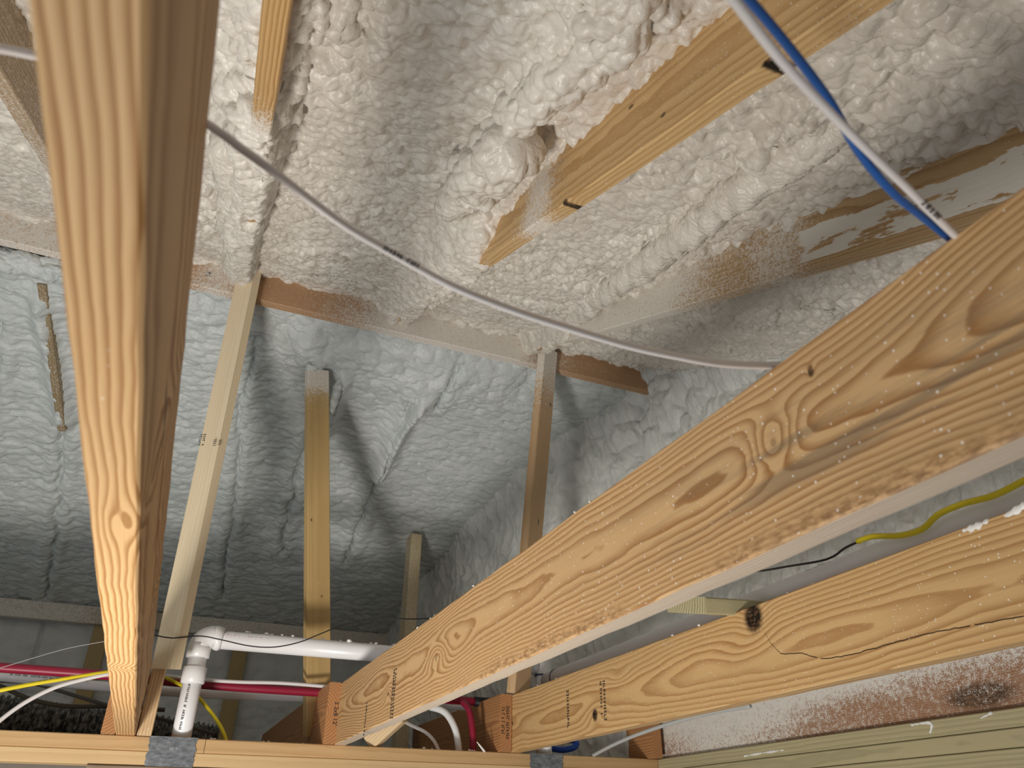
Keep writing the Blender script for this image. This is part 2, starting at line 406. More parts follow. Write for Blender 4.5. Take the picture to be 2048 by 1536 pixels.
# foam banks up against the rafters
def side(x0, wl, wr, y0, y1, hgt):
    d = X - x0 + .012 * perlin(X / .2, Y / .12, 41)
    f = np.where(d < 0, np.exp(-np.maximum(-d - .02, 0) ** 2 / wl ** 2), np.exp(-np.maximum(d - .02, 0) ** 2 / wr ** 2))
    return hgt * f * sstep(y0, y1, Y + .05 * perlin(Y / .2, X / .2, 43))
t = np.maximum(t, side(XL, .10, .035, .98, 1.16, .213))
t = np.maximum(t, side(XL, .13, .05, .25, .5, .13) * sstep(1.5, .9, Y))
t = np.maximum(t, side(XA, .15, .05, 1.24, 1.56, .206))
t = np.maximum(t, side(XA, .10, .05, .9, 1.35, .10))
t = np.maximum(t, side(XB, .05, .04, 1.85, 2.2, .205))
t = np.maximum(t, side(XB, .10, .07, .5, 1.9, .10))
t = np.maximum(t, .15 * sstep(1.19, 1.30, X) * sstep(.3, .9, Y) + .03 * fbm(X / .16, Y / .16, 49, 2) * sstep(1.2, 1.3, X))
t = np.maximum(t, side(XO, .10, .05, 1.6, 1.9, .212))
t = np.maximum(t, .135 * np.exp(-((2.52 - Y) / .10) ** 2) * (1 + .25 * perlin(X / .11, Y / .3, 47)))
amp = .45 + .75 * rough
knobs = np.zeros_like(t)
# ropes and lumps of foam
def rope(px, r, h, seed, c=.76, rip=.012, knob=.5):
    global t, knobs
    pts = [rp(*q, c) for q in px]
    wob = .35 * r
    d, al = polyd(X + wob * perlin(X / .09, Y / .09, seed), Y + wob * perlin(X / .09, Y / .09, seed + 3), pts)
    rr = r * (1 + .25 * perlin(al / .11, al * 0 + seed, seed))
    tot = sum(math.hypot(p[0] - q[0], p[1] - q[1]) for p, q in zip(pts[:-1], pts[1:]))
    cap = np.sqrt(np.maximum(1 - (d / rr) ** 2, 0)) * (.35 + .65 * sstep(0, r * 1.6, al) * sstep(0, r * 1.6, tot - al))
    rings = np.abs(np.sin(al / rip * 3.14159 + 2.2 * perlin(X / .03, Y / .03, seed + 1)))
    cap = np.minimum(cap, 1) ** .8; up_ = np.minimum(t + h * cap, np.maximum(t, .06 + h)); t = np.where(cap > 0, up_ + cap * .0045 * rings, t); knobs = np.maximum(knobs, cap * knob)
rope([(610, -30), (660, 20), (720, 60), (790, 30)], .06, .03, 107, .80, .02, 1.2)
rope([(1180, -30), (1230, 20), (1290, -10)], .06, .03, 108, .80, .02, 1.2)
rope([(590, -20), (605, 60), (580, 130), (575, 200), (560, 300)], .03, .03, 106, .78, .016, 1)
rope([(1030, 240), (1120, 160), (1200, 90), (1260, 30), (1300, -20)], .07, .03, 91, .77, .02, .8)
rope([(1360, 625), (1480, 640), (1620, 600), (1700, 560)], .06, .03, 110, .76, .016, .9)
rope([(1480, 350), (1560, 300), (1650, 240)], .05, .03, 111, .78, .016, .8)
d, al = polyd(X, Y + .01 * perlin(X / .06, Y / .1, 120), [rp(*q, .735) for q in ((640, 549), (705, 557), (800, 577))])
t = t - .11 * sstep(.016, .007, d)
hole = sstep(.016, .007, d)
Z0 = .86 + SL * Y - t
for _ in range(2):                                   # soften before taking normals
    Z0[1:-1, 1:-1] = .5 * Z0[1:-1, 1:-1] + .125 * (Z0[2:, 1:-1] + Z0[:-2, 1:-1] + Z0[1:-1, 2:] + Z0[1:-1, :-2])
gx_, gy_ = np.gradient(Z0, .0036); ln = np.sqrt(1 + gx_ ** 2 + gy_ ** 2); NX, NY, NZ = gx_ / ln, gy_ / ln, -1 / ln
wz = Z0 + .015 * perlin(X / .09, Y / .09, 77)
B1 = blobs3(wx / .070, wy / .055, wz / .060, 1); B2 = blobs3(wx / .033, wy / .027, wz / .030, 2); B3 = blobs3(wx / .016, wy / .0125, wz / .014, 6)
steep = 1 / (1 + .12 * (ln - 1))
D = amp * (.016 * (B1 - .5) + .017 * (B2 - .5)) + (.0065 + .002 * rough) * (B3 - .5) + .004 * (B2 - .5) + knobs * (.020 * (B1 - .5) + .016 * (B2 - .5))
D = 1.25 * D * steep * (1 - hole)
tag(grid_obj('ceiling', X + NX * D, Y + NY * D, CZ + Z0 + NZ * D, cream, True), 'lumpy cream spray foam over the near roof slope between the rafters', 'spray foam', kind='structure')
def C_(px, c): return [P(*q, roof=c) for q in px]
foam_rope('foam_lump', C_([(950, 350), (985, 322), (1015, 298)], .76), .070, 3, cream, 'big glossy knob of foam bulging beside the bare rafter at the top centre', (.044, .030), fine=.008)
foam_rope('foam_lump', C_([(905, 405), (930, 390), (960, 372)], .765), .048, 5, cream, 'folded foam mound just below the big foam knob', (.034, .018), .006, .014)
foam_rope('foam_lump', C_([(1035, 228), (1085, 190), (1130, 140)], .765), .042, 7, cream, 'row of foam lobes between the big knob and the rafter', (.036, .022))
foam_rope('foam_lump', C_([(1150, 130), (1200, 90), (1250, 40)], .785), .050, 9, cream, 'wide foam lump against the bare rafter near the top edge', (.038, .026), fine=.009)
foam_rope('foam_lump', C_([(1190, 25), (1225, 10), (1260, -20)], .79), .042, 11, cream, 'bulging foam lump at the top edge left of the bare rafter', (.036, .026), fine=.009)
foam_rope('foam_bead', [P(x, y, roof=q) for x, y, q in ((1128, 652, .74), (1200, 592, .765), (1290, 528, .775), (1390, 452, .785), (1470, 385, .795), (1545, 335, .805), (1620, 285, .82), (1680, 240, .84))], .043, 13, cream, 'ringed foam bead running up along the right rafter', (.046, .013), .0055, .011, .004)
foam_rope('foam_lump', [P(1578, 452, X=1.131), P(1600, 415, X=1.131), P(1632, 385, X=1.131)], .017, 17, cream, 'foam dribble stuck to the face of the right rafter', (.022, .009))
foam_rope('foam_bead', [P(*q, Y=2.495) for q in ((770, 588), (830, 600), (885, 622), (925, 645))], .024, 19, cream, 'smooth foam bead on the ridge board under the sagging white cable', (.06, .008), .003, .008, .002)
foam_rope('foam_bead', [P(*q, Y=2.495) for q in ((1000, 655), (1045, 662), (1092, 672))], .022, 21, cream, 'ringed foam bead on the ridge board left of the strut head', (.05, .008), .004, .009, .002)
foam_rope('foam_lump', [P(*q, Y=2.47) for q in ((1115, 672), (1165, 692), (1225, 708))], .036, 23, cream, 'foam mass over the ridge board right of the strut head', (.030, .014), .004, .012)
foam_rope('foam_lump', C_([(470, 290), (474, 360), (485, 420)], .73), .052, 25, cream, 'folded foam curtain left of the near rafter', (.07, .014), .007, .017)
foam_rope('foam_lump', [P(*q, Y=2.46) for q in ((440, 500), (500, 515), (560, 530))], .030, 27, cream, 'foam roll above the ridge board at the head of the pale strut', (.032, .014))
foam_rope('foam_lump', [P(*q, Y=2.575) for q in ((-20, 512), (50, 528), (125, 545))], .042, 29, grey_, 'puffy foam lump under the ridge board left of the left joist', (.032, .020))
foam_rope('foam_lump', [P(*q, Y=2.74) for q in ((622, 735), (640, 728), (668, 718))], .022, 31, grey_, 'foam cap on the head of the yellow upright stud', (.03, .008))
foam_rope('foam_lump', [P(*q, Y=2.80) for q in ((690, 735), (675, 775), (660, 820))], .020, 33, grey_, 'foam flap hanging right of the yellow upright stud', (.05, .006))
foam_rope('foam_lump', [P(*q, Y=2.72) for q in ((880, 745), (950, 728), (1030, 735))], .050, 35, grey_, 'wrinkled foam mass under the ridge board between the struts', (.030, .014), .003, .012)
# far roof slope
xs = np.arange(-1.9, 1.75, .0048); ys = np.arange(2.50, 4.47, .0048); X, Y = np.meshgrid(xs, ys, indexing='ij')
wy = Y + .02 * perlin(X / .25, Y / .12, 3) + .008 * perlin(X / .06, Y / .04, 5); wx = X + .03 * perlin(X / .3, Y / .2, 6)
t = .008 * fbm(X / .4, Y / .35, 11, 2)
near = np.exp(-((Y - 2.6) / .26) ** 2)
t += .009 * (blobs(wx / .11, wy / .036, 1) - .6) + .0135 * (blobs(wx / .042, wy / .019, 2) - .6) + .004 * (1 - np.abs(fbm(wx / .06, wy / .018, 19, 2)))
t += near * (.035 + .03 * (blobs(wx / .11, wy / .09, 14) - .5) + .014 * (blobs(wx / .05, wy / .04, 15) - .5))
t += .05 * np.exp(-((X - .75) / .35) ** 2 - ((Y - 2.75) / .16) ** 2) + .05 * np.exp(-((X - .25) / .12) ** 2 - ((Y - 2.72) / .10) ** 2)
def fs(px, py): 
    v = ray(px, py); k = 2.975 / (v.z + SL * v.y); return (v.x * k, v.y * k)
SEAMS = [[(128, 830), (120, 1000), (92, 1190)], [(520, 660), (478, 800), (480, 870), (470, 1000), (445, 1190)], [(622, 860), (592, 960), (560, 1100)], [(835, 760), (805, 820), (765, 930), (730, 1020), (690, 1120)], [(905, 720), (870, 800)], [(5, 640), (-20, 900)]]
for i, s in enumerate(SEAMS):
    d, al = polyd(X + .018 * perlin(X / .1, Y / .1, 50 + i) + .006 * perlin(X / .03, Y / .03, 51), Y, [fs(*q) for q in s])
    t += .014 * np.exp(-((d - .035) / .03) ** 2) - .030 * np.exp(-(d / .0065) ** 2) * (.45 + .55 * sstep(-.3, .3, perlin(al / .12, al * 0 + i, 55)))
d, al = polyd(X, Y, [fs(845, 770), fs(800, 850), fs(760, 935)])
t += .075 * np.exp(-(d / .035) ** 2)
d, al = polyd(X, Y, [fs(690, 735), fs(672, 800), fs(655, 850)])
t += .07 * np.exp(-(d / .03) ** 2)
d, al = polyd(X, Y, [fs(85, 590), fs(105, 700), fs(128, 830)])
t += .05 * np.exp(-(d / .035) ** 2)
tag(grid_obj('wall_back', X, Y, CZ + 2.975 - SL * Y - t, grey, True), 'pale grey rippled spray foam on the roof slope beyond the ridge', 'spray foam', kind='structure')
# right-hand wall: follows a plan line, foam with upright ripples
plan = np.array([(1.89, -.3), (1.89, 2.3), (1.85, 2.55), (1.68, 2.82), (1.46, 3.12), (1.26, 3.55), (1.13, 4.05), (1.10, 4.55)])
seg = np.hypot(*np.diff(plan, axis=0).T); cum = np.concatenate([[0], np.cumsum(seg)])
ss = np.arange(0, cum[-1], .0045); zs = np.arange(.18, 2.0, .0045)
px_ = np.interp(ss, cum, plan[:, 0]); py_ = np.interp(ss, cum, plan[:, 1])
for _ in range(40): px_[1:-1] = .5 * px_[1:-1] + .25 * (px_[2:] + px_[:-2]); py_[1:-1] = .5 * py_[1:-1] + .25 * (py_[2:] + py_[:-2])
tx, ty = np.gradient(px_), np.gradient(py_); ln = np.hypot(tx, ty); nx, ny = -ty / ln, tx / ln
S, Zz = np.meshgrid(ss, zs, indexing='ij')
ws = S + .03 * perlin(S / .2, Zz / .3, 2) + .012 * perlin(S / .05, Zz / .09, 5); wz = Zz + .02 * perlin(S / .2, Zz / .2, 7)
t = .02 * fbm(S / .35, Zz / .5, 5, 2) + .016 * (blobs(ws / .07, wz / .13, 3) - .5) + .012 * (blobs(ws / .034, wz / .055, 4) - .5) + .012 * (1 - np.abs(fbm(ws / .06, wz / .13, 9, 2))) ** 3
t += .13 * sstep(1.25, 1.9, Zz) * (.8 + .8 * (blobs(ws / .11, wz / .09, 12) - .5))
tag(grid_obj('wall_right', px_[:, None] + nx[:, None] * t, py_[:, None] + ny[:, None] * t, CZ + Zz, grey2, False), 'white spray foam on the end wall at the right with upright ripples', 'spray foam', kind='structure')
# low far wall, behind the pipes
xs = np.arange(-2.0, 1.3, .008); zs = np.arange(.2, 1.03, .008); X, Zz = np.meshgrid(xs, zs, indexing='ij')
t = .012 * fbm(X / .2, Zz / .2, 3, 3) + .009 * (blobs(X / .06, Zz / .03, 5) - .5) - .03 * np.exp(-((X + .62) / .006) ** 2)
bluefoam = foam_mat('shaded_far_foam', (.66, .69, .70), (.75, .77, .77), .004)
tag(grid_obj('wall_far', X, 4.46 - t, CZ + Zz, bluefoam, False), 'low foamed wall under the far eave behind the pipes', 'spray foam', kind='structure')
plaster = plain('board_back', (.35, .33, .30), .8)
def slab(name, x0, x1, y0, y1, z0, z1, m): 
    return mesh_obj(name, [(x, y, CZ + z) for z in (z0, z1) for y in (y0, y1) for x in (x0, x1)], [(0, 2, 3, 1), (4, 5, 7, 6), (0, 1, 5, 4), (1, 3, 7, 5), (3, 2, 6, 7), (2, 0, 4, 6)], m)
tag(slab('floor', -2.0, 1.85, 2.752, 4.6, .215, .232, plaster), 'unseen gypsum board beyond the wall plate, blocking light from below', 'attic floor', kind='structure')  # unseen panel added to keep light from below off the far attic
tag(slab('wall_left', -2.03, -2.0, -.35, 4.6, .2, 2.3, grey), 'unseen foamed side panel far to the left, closing a light leak', 'wall', kind='structure')  # unseen panel added to stop light leaking in from the left
# ------------------------------------------------------------------ ceiling joists
ink = plain('black_ink', (.03, .028, .03), .7); redink = plain('red_ink', (.55, .08, .12), .6)
PZ = .248                                            # top of the wall plate above the lens
JH = .184
def joist_pts(x, y0, y1): return (x, y0, CZ + PZ + JH / 2), (x, y1, CZ + PZ + JH / 2)
def k(f, p, sx, sr, push, dark, ax='z', rr=.16):
    q = f @ p; return (q.x, q.y if ax == 'y' else None, q.z if ax == 'z' else None, sx, sr, push, dark, rr)
# left joist
a, b = joist_pts(-.0785, -.55, 2.745); f = frame(a, b)
zb = PZ
mL = wood('left_joist_wood', (.72, .46, .22), (.36, .165, .045), 150, (.15, -.02), (.006, 1.3, 4), 3,
          [k(f, P(268, 1050, Z=zb), .06, .012, -.012, 0, 'y'), k(f, P(225, 1050, Z=zb), .05, .01, .006, 0, 'y'), k(f, P(245, 1335, Z=zb), .03, .03, .012, 0, 'y'), k(f, P(330, 830, X=-.054), .12, .006, 0, .8, 'z', .5)], fleck=.04, contrast=1.15)
def lfn(q, sy, sz, t):                               # the board is thinner at the near end
    return q
o = beam('ceiling_joist', a, b, .045, JH, mL, ends=(.034, .054), wob=.0006)
# keep its right-hand side in one plane
for v in o.data.vertices:
    th = .034 + .020 * v.co.x / 3.295; v.co.y += (th / 2 - .0245)
tag(o, 'ceiling joist running overhead at left, blurred where it passes close to the lens', 'joist', 'ceiling joists')
# central joist
a, b = joist_pts(.545, -.55, 2.745); f = frame(a, b); XC = .526
mC = wood('middle_joist_wood', (.65, .42, .205), (.33, .155, .05), 185, (-.045, .012), (.032, 1.7, 2.6), 11,
          [k(f, P(1545, 880, X=XC), .035, .03, .022, 0), k(f, P(1548, 885, X=XC), .006, .006, 0, .35, 'z', .6), k(f, P(1622, 742, X=XC), .006, .010, .004, .9, 'z', .5),
           k(f, P(873, 1315, X=XC), .07, .03, .024, 0), k(f, P(873, 1315, X=XC), .012, .02, 0, .55, 'z', .25), k(f, P(776, 1388, X=XC), .04, .02, .013, 0), k(f, P(776, 1388, X=XC), .02, .012, 0, .5, 'z', .3)],
          stain=(.65, .95, .42, -.015, .055), fleck=.8, contrast=1.0, rough_edge=(-.088, -.066, .62, 2.05))
o = beam('ceiling_joist', a, b, .038, JH, mC, wob=.0008)
o.data.materials.append(wood('pale_underside', (.74, .62, .48), (.38, .27, .19), 230, (.08, -.05), (.008, 1.2, 4), 12, fleck=.2, contrast=1.1))  # paler striped wood for the downward faces
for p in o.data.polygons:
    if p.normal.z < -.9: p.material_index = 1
tag(o, 'big ceiling joist crossing the middle, its left face lit and full of looping grain', 'joist', 'ceiling joists')
marks('grade_stamp', P(735, 1405, X=XC - .0006), (0, .02, -1), (0, 1, .02), 13, .012, ink, o, 3, 1, .1)
marks('grade_stamp', P(790, 1338, X=XC - .0006), (0, .02, -1), (0, 1, .02), 16, .011, ink, o, 4, 2, .15)
# right joist
a, b = joist_pts(1.150, -.1, 2.745); f = frame(a, b); XR = 1.131
cr = [f @ P(*q, X=XR) for q in ((1525, 1255), (1540, 1285), (1562, 1308), (1600, 1306), (1645, 1318), (1700, 1310), (1790, 1285), (1850, 1268), (2048, 1232))]
mR = wood('right_joist_wood', (.68, .44, .20), (.40, .20, .07), 120, (-.05, -.012), (.030, 1.3, 2.4), 23,
          [k(f, P(1508, 1235, X=XR), .05, .034, .020, 0), k(f, P(1506, 1234, X=XR), .038, .042, 0, 1, 'z', .62), k(f, P(1490, 1290, X=XR), .10, .03, .016, 0), k(f, P(1191, 1430, X=XR), .06, .03, .018, 0), k(f, P(1190, 1430, X=XR), .020, .022, 0, 1, 'z', .6),
           k(f, P(1023, 1447, X=XR), .06, .025, .014, 0), k(f, P(1023, 1447, X=XR), .016, .014, 0, 1, 'z', .6), k(f, P(1238, 1352, X=XR), .06, .02, .012, 0)],
          crack=[(q.x, q.z) for q in cr][::-1], fleck=.9, contrast=.85)
o = beam('ceiling_joist', a, b, .038, JH, mR, wob=.0006)
tag(o, 'right ceiling joist with a black knot hole and a long split', 'joist', 'ceiling joists')
marks('grade_stamp', P(1137, 1380, X=XR - .0006), (0, .02, -1), (0, 1, .02), 12, .013, ink, o, 17, 1, .1)
marks('grade_stamp', P(1203, 1362, X=XR - .0006), (0, .02, -1), (0, 1, .02), 12, .012, ink, o, 8, 2, .15)
# joist against the end wall, coated with overspray
a, b = joist_pts(1.760, -.1, 2.70); f = frame(a, b)
mD = wood('dusty_joist_wood', (.42, .24, .14), (.26, .12, .06), 190, (.03, -.2), (.006, 1.2, 5), 31,
          [k(f, P(1470, 1447, X=1.741), .03, .02, .01, .8, 'z', .5), k(f, P(1960, 1390, X=1.741), .10, .03, .01, .75, 'z', .8)], dust=[(2.2, 1.2, .84, .085, .085), (.9, 1.0, .70, .10, .07), (2.4, .45, .5)], dustall=.2, fleck=0)
tag(beam('ceiling_joist', a, b, .038, JH, mD), 'joist against the end wall at lower right, frosted white with overspray', 'joist', 'ceiling joists')
# lapped joists continuing beyond the plate
mE = [wood('lapped_joist_wood', (.50, .25, .10), (.30, .12, .05), 120, (.05, .0), (.012, 1.5, 4), 40 + i, fleck=.2) for i in range(2)]
for i, (x, y0, lab) in enumerate(((.507, 2.655, 'orange joist end lapped against the left side of the middle joist, stamped 2x8 12'), (1.107, 2.645, 'orange joist end with ring grain lapped against the left side of the right joist'), (-.128, 2.665, 'joist end just showing left of the foot of the left joist'), (1.70, 2.62, 'reddish joist end lapped against the frosted joist at lower right'))):
    a, b = joist_pts(x, y0, (4.3, 3.7, 2.95, 2.90)[i]); o = beam('lapped_joist', a, b, (.038, .044, .038, .036)[i], JH, mE[i % 2])
    tag(o, lab, 'joist', 'lapped joists beyond the plate')
    if i == 0: text('size_stamp', "2 2x8 12'", (.512, 2.6543, CZ + PZ + .125), (0, 0, -1), (1, 0, 0), .019, ink, o)
    if i == 1: marks('grade_stamp', (1.108, 2.6443, CZ + PZ + .145), (0, 0, -1), (1, 0, 0), 14, .011, ink, o, 9, 2, .1)
# ------------------------------------------------------------------ wall plates
mP = wood('plate_wood', (.60, .39, .19), (.46, .26, .11), 110, (.1, .06), (.008, .9, 5), 51, fleck=.5, contrast=.55)
mP2 = wood('lower_plate_wood', (.66, .46, .24), (.52, .33, .15), 120, (.12, -.05), (.006, .9, 5), 52, fleck=.3, contrast=.5)
o = beam('top_plate', (-1.6, 2.705, CZ + PZ - .0385 * .5), (.141, 2.705, CZ + PZ - .0385 * .5), .089, .038, mP); tag(o, 'upper wall plate board at bottom left under the left joist', 'wall plate', 'boards of the wall plate')
o = beam('top_plate', (.1425, 2.705, CZ + PZ - .0385 * .5), (1.735, 2.705, CZ + PZ - .0385 * .5), .089, .038, mP); tag(o, 'upper wall plate board along the bottom, right of the butt joint', 'wall plate', 'boards of the wall plate')
o = beam('lower_plate', (-1.6, 2.705, CZ + PZ - .0385 * 1.5), (1.735, 2.705, CZ + PZ - .0385 * 1.5), .089, .038, mP2); tag(o, 'lower board of the wall plate along the bottom edge', 'wall plate', 'boards of the wall plate')
mH = wood('header_wood', (.30, .22, .15), (.18, .12, .08), 150, (.1, 0), (.006, .9, 5), 53, fleck=.2)
o = beam('header_board', (-.16, 2.70, CZ + .125), (.45, 2.70, CZ + .125), .09, .09, mH); tag(o, 'grey-brown header board just under the plate at bottom left', 'header')
tag(slab('wall_front', -1.6, 1.70, 2.752, 2.765, -.5, .214, plain('shaded_gypsum', (.16, .14, .12), .8)), 'back of the board behind the plate wall, dark for the shaded gap', 'wall', kind='structure')  # shade in the gap under the plate is put into the dark colour
steel = N('galvanised'); _v = steel.noise(steel.scale(steel.obj, (60, 1, 140)), 1, 4, .65)
steel_m = steel.fin(steel.ramp(_v, [(.3, (.16, .18, .20)), (.7, (.40, .43, .46))]), .42, .5, .75)
def nail_plate(x0, x1, lab, y=2.6595):
    z0, z1 = CZ + .163, CZ + PZ + .0015; vs = []; n = 14; rnd = random.Random(int(x0 * 999))
    L = []; Rr = []
    for i in range(n + 1):
        zz = z0 + (z1 - z0) * i / n; L.append((x0 + rnd.uniform(-.003, .003), zz)); Rr.append((x1 + rnd.uniform(-.003, .003), zz))
    ring = L + Rr[::-1]; m = len(ring)
    vs = [(x, y, zz) for x, zz in ring] + [(x, y - .0016, zz) for x, zz in ring]
    fs = [tuple(range(m)), tuple(range(2 * m - 1, m - 1, -1))] + [(i, i + m, (i + 1) % m + m, (i + 1) % m) for i in range(m)]
    o = mesh_obj('nail_plate', vs, fs, steel_m); tag(o, lab, 'nail plate', 'steel nail plates on the wall plate'); return o
o = nail_plate(-.012, .118, 'steel nail plate across the plate below the white standpipe at bottom left'); marks('stamped_print', (.045, 2.6577, CZ + .215), (1, 0, 0), (0, 0, 1), 6, .006, plain('pale_print', (.6, .62, .64)), o, 5, 1, .1)
o = nail_plate(1.204, 1.330, 'steel nail plate at the bottom edge under the right joist')
marks('stamped_print', (1.25, 2.6577, CZ + .20), (1, 0, 0), (0, 0, 1), 6, .007, bpy.data.materials['pale_print'], o, 6, 1, .1)
# treated plates of the end wall
mT = [wood('treated_wood', (.52, .45, .26), (.32, .29, .16), 120, (.1, .06 * (i - 1)), (.008, 1.2, 5), 60 + i, fleck=.1, dust=[((.3, .9, 1.5)[i], .12, .0)], contrast=.6) for i in range(3)]
for i in range(3):
    zc = CZ + PZ - .0195 - .0395 * i; o = beam('treated_plate', (1.765 - .004 * i, -.1, zc), (1.765 - .004 * i, 2.655 if i == 0 else 2.65, zc), .089, .038, mT[i])
    tag(o, ('greenish treated plate right under the frosted joist, flecked with white foam', 'second greenish treated plate down on the end wall', 'lowest greenish treated plate in the bottom right corner')[i], 'wall plate', 'treated plates of the end wall')
smear = foam_mat('white_foam', (.82, .80, .76), (.9, .88, .84), .003)
def smear_on(name, pts, r, lab=None, parent=None, seed=0):
    o = tube(name, pts, r, smear, parent, sides=9, step=.006, rad=lambda i: r * (.55 + .45 * math.sin(i * 1.7 + seed) ** 2 + .3 * math.sin(i * .61 + seed)))
    if lab: tag(o, lab, 'foam')
    return o
# ------------------------------------------------------------------ rafters, ridge, struts
RH = .190
cs = 1 / math.sqrt(1 + SL * SL)
def rafter(xc, y0, y1, mat, lab):
    zoff = RB + RH / 2 / cs
    a = (xc, y0, CZ + zoff + SL * y0); b = (xc, y1, CZ + zoff + SL * y1)
    o = beam('roof_rafter', a, b, .038, RH, mat, wob=.0008); tag(o, lab, 'rafter', 'roof rafters'); return o
ly = lambda y, y0: (y - y0) / cs
m1 = wood('rafter_wood', (.62, .39, .17), (.36, .185, .06), 170, (.10, -.02), (.006, 1.2, 5), 71, dust=[(ly(1.16, -.4), .16, 1.15)], fleck=.2)
rafter(XL, -.4, 2.49, m1, 'near rafter left of centre, bare at the top and buried in foam lower down')
a = Vector((XA, -.4, CZ + RB + RH / 2 / cs - SL * .4)); f = frame(a, a + Vector((0, 1, SL)))
m2 = wood('rafter_wood', (.68, .45, .21), (.42, .23, .08), 130, (-.07, -.02), (.012, 1.0, 4), 72,
          [k(f, P(1326, 230, X=.55), .012, .006, .002, .8, 'z', .5), k(f, P(1262, 213, X=.55), .014, .006, .002, .8, 'z', .5), k(f, P(1130, 405, X=.55), .022, .014, .006, .95, 'z', .35), k(f, P(1535, 124, X=.55), .03, .010, .006, 1, 'z', .35)],
          dust=[(ly(1.14, -.4), .10, .75), (ly(1.80, -.4), .26, 1.6)], fleck=1.0, contrast=.7)
rafter(XA, -.4, 2.49, m2, 'bare rafter slanting across the upper right beside the foam knob')
a = Vector((XB, -.4, CZ + RB + RH / 2 / cs - SL * .4)); f = frame(a, a + Vector((0, 1, SL)))
m3 = wood('rafter_wood', (.56, .38, .20), (.36, .21, .09), 150, (-.06, .01), (.010, 1.0, 4), 73,
          [k(f, P(1582, 447, X=1.13), .014, .008, .004, 1, 'z', .6)], dust=[(ly(1.75, -.4), .50, 1.45, 0, .25), (ly(1.02, -.4), .12, .5)], plaster=(0, ly(.97, -.4), .022), fleck=.4)
rafter(XB, -.4, 2.49, m3, 'right rafter smeared with white foam, next to the foam rope')
m4 = wood('rafter_wood', (.46, .34, .22), (.30, .20, .11), 150, (-.06, .01), (.010, 1.0, 4), 74, [(ly(1.62, -.4), None, -.05, .02, .02, .01, .9, .5), (ly(1.75, -.4), None, -.07, .02, .015, .01, .9, .5)], dust=[(ly(1.9, -.4), .5, .45)], dustall=.2, fleck=.3)
rafter(XO, -.4, 2.49, m4, 'dusty knotted rafter in the top left corner behind the left joist')
a, b = (-1.7, 2.519, CZ + 1.80), (1.75, 2.519, CZ + 1.80); f = frame(a, b)
m5 = wood('ridge_wood', (.55, .34, .19), (.39, .20, .09), 190, (.02, -.09), (.006, .8, 5), 81, [k(f, P(418, 548, Y=2.5), .02, .02, .008, 1, 'z', .5), k(f, P(45, 447, Y=2.5), .02, .02, .008, .9, 'z', .5)],
          dust=[(f @ Vector((.75, 0, 0))).x and ((f @ Vector((.80, 2.5, 0))).x, .42, 1.35), ((f @ Vector((-.13, 2.5, 0))).x, .10, .7), ((f @ Vector((-.75, 2.5, 0))).x, .35, .8)], fleck=.2, contrast=.7)
tag(beam('ridge_board', a, b, .038, .125, m5, wob=.0006), 'ridge board crossing from the left, orange between the struts and white with foam further right', 'ridge board')
m6 = wood('pale_strut_wood', (.86, .72, .50), (.74, .54, .30), 90, (.05, .06), (.006, 1.0, 4), 91, [(.95, -.044, .01, .014, .01, .003, .8, .5)], dust=[(0, .10, .5)], fleck=.15, contrast=.45)
top, bot = P(502, 532, Y=2.455), P(332, 1338, Y=2.625)
def strut(top, bot, ang, mat, name='roof_strut', th=.089, hi=.038):
    ax = (bot - top).normalized(); nrm = Matrix.Rotation(ang, 3, 'Z') @ Vector((0, -1, 0))
    return beam(name, top, bot, th, hi, mat, up=nrm)
o = strut(top, bot, -.86, m6); tag(o, 'pale square-cut strut leaning from the ridge down beside the left joist', 'strut', 'roof struts')
f = frame(top, bot); dv = (bot - top).normalized()
def on_strut(o, px, py, n, hgt, seed):               # ink on the face that looks at the lens
    dep = bpy.context.evaluated_depsgraph_get(); v = ray(px, py).normalized(); inv = o.matrix_world.inverted()
    ok, loc, nor, _ = o.ray_cast(inv @ Vector((0, 0, CZ)), (inv.to_3x3() @ v).normalized())
    if not ok: return
    lw = o.matrix_world @ loc; nw = (o.matrix_world.to_3x3() @ nor).normalized(); ax = (o.matrix_world.to_3x3() @ Vector((1, 0, 0))).normalized()
    uy = nw.cross(ax); marks('grade_stamp', lw + nw * .0008, ax, uy, n, hgt, ink, o, seed, 2, .1)
bpy.context.view_layer.update()
on_strut(o, 408, 868, 6, .011, 12); on_strut(o, 437, 880, 4, .009, 13)
m7 = wood('strut_wood', (.62, .42, .24), (.46, .26, .12), 120, (.08, .03), (.006, 1.0, 4), 92, [(.25, .025, .019, .014, .01, .003, .8, .5), (.75, .01, .019, .02, .006, .003, .7, .5)], dust=[(0, .22, .95)], fleck=.2, contrast=.6)
top, bot = P(1096, 700, Y=2.46), P(1036, 1388, Y=2.66)
o = strut(top, bot, .5, m7); tag(o, 'strut right of centre standing under the ridge, its foot showing below the middle joist', 'strut', 'roof struts')
m8 = wood('stud_wood', (.58, .40, .17), (.46, .27, .10), 80, (.03, .1), (.006, 1.0, 4), 93, [(.62, -.03, .019, .01, .006, .002, .7, .5), (.9, .01, .019, .008, .006, .002, .6, .5), (1.1, -.02, .019, .008, .006, .002, .6, .5)], dust=[(0, .10, 1.3)], fleck=.1, contrast=.4)
o = beam('roof_strut', P(634, 742, Y=2.76), P(634, 1470, Y=2.92), .089, .038, m8, up=(.22, -1, 0)); tag(o, 'yellow upright stud behind the ridge, foam-capped on top', 'strut', 'roof struts')
o = beam('strut_block', (-.031, 2.70, CZ + PZ), (-.031, 2.70, CZ + PZ + .25), .040, .07, wood('block_wood', (.74, .55, .33), (.55, .33, .15), 120, (.1, 0), (.01, 2, 4), 94, fleck=.1), up=(0, -1, 0))
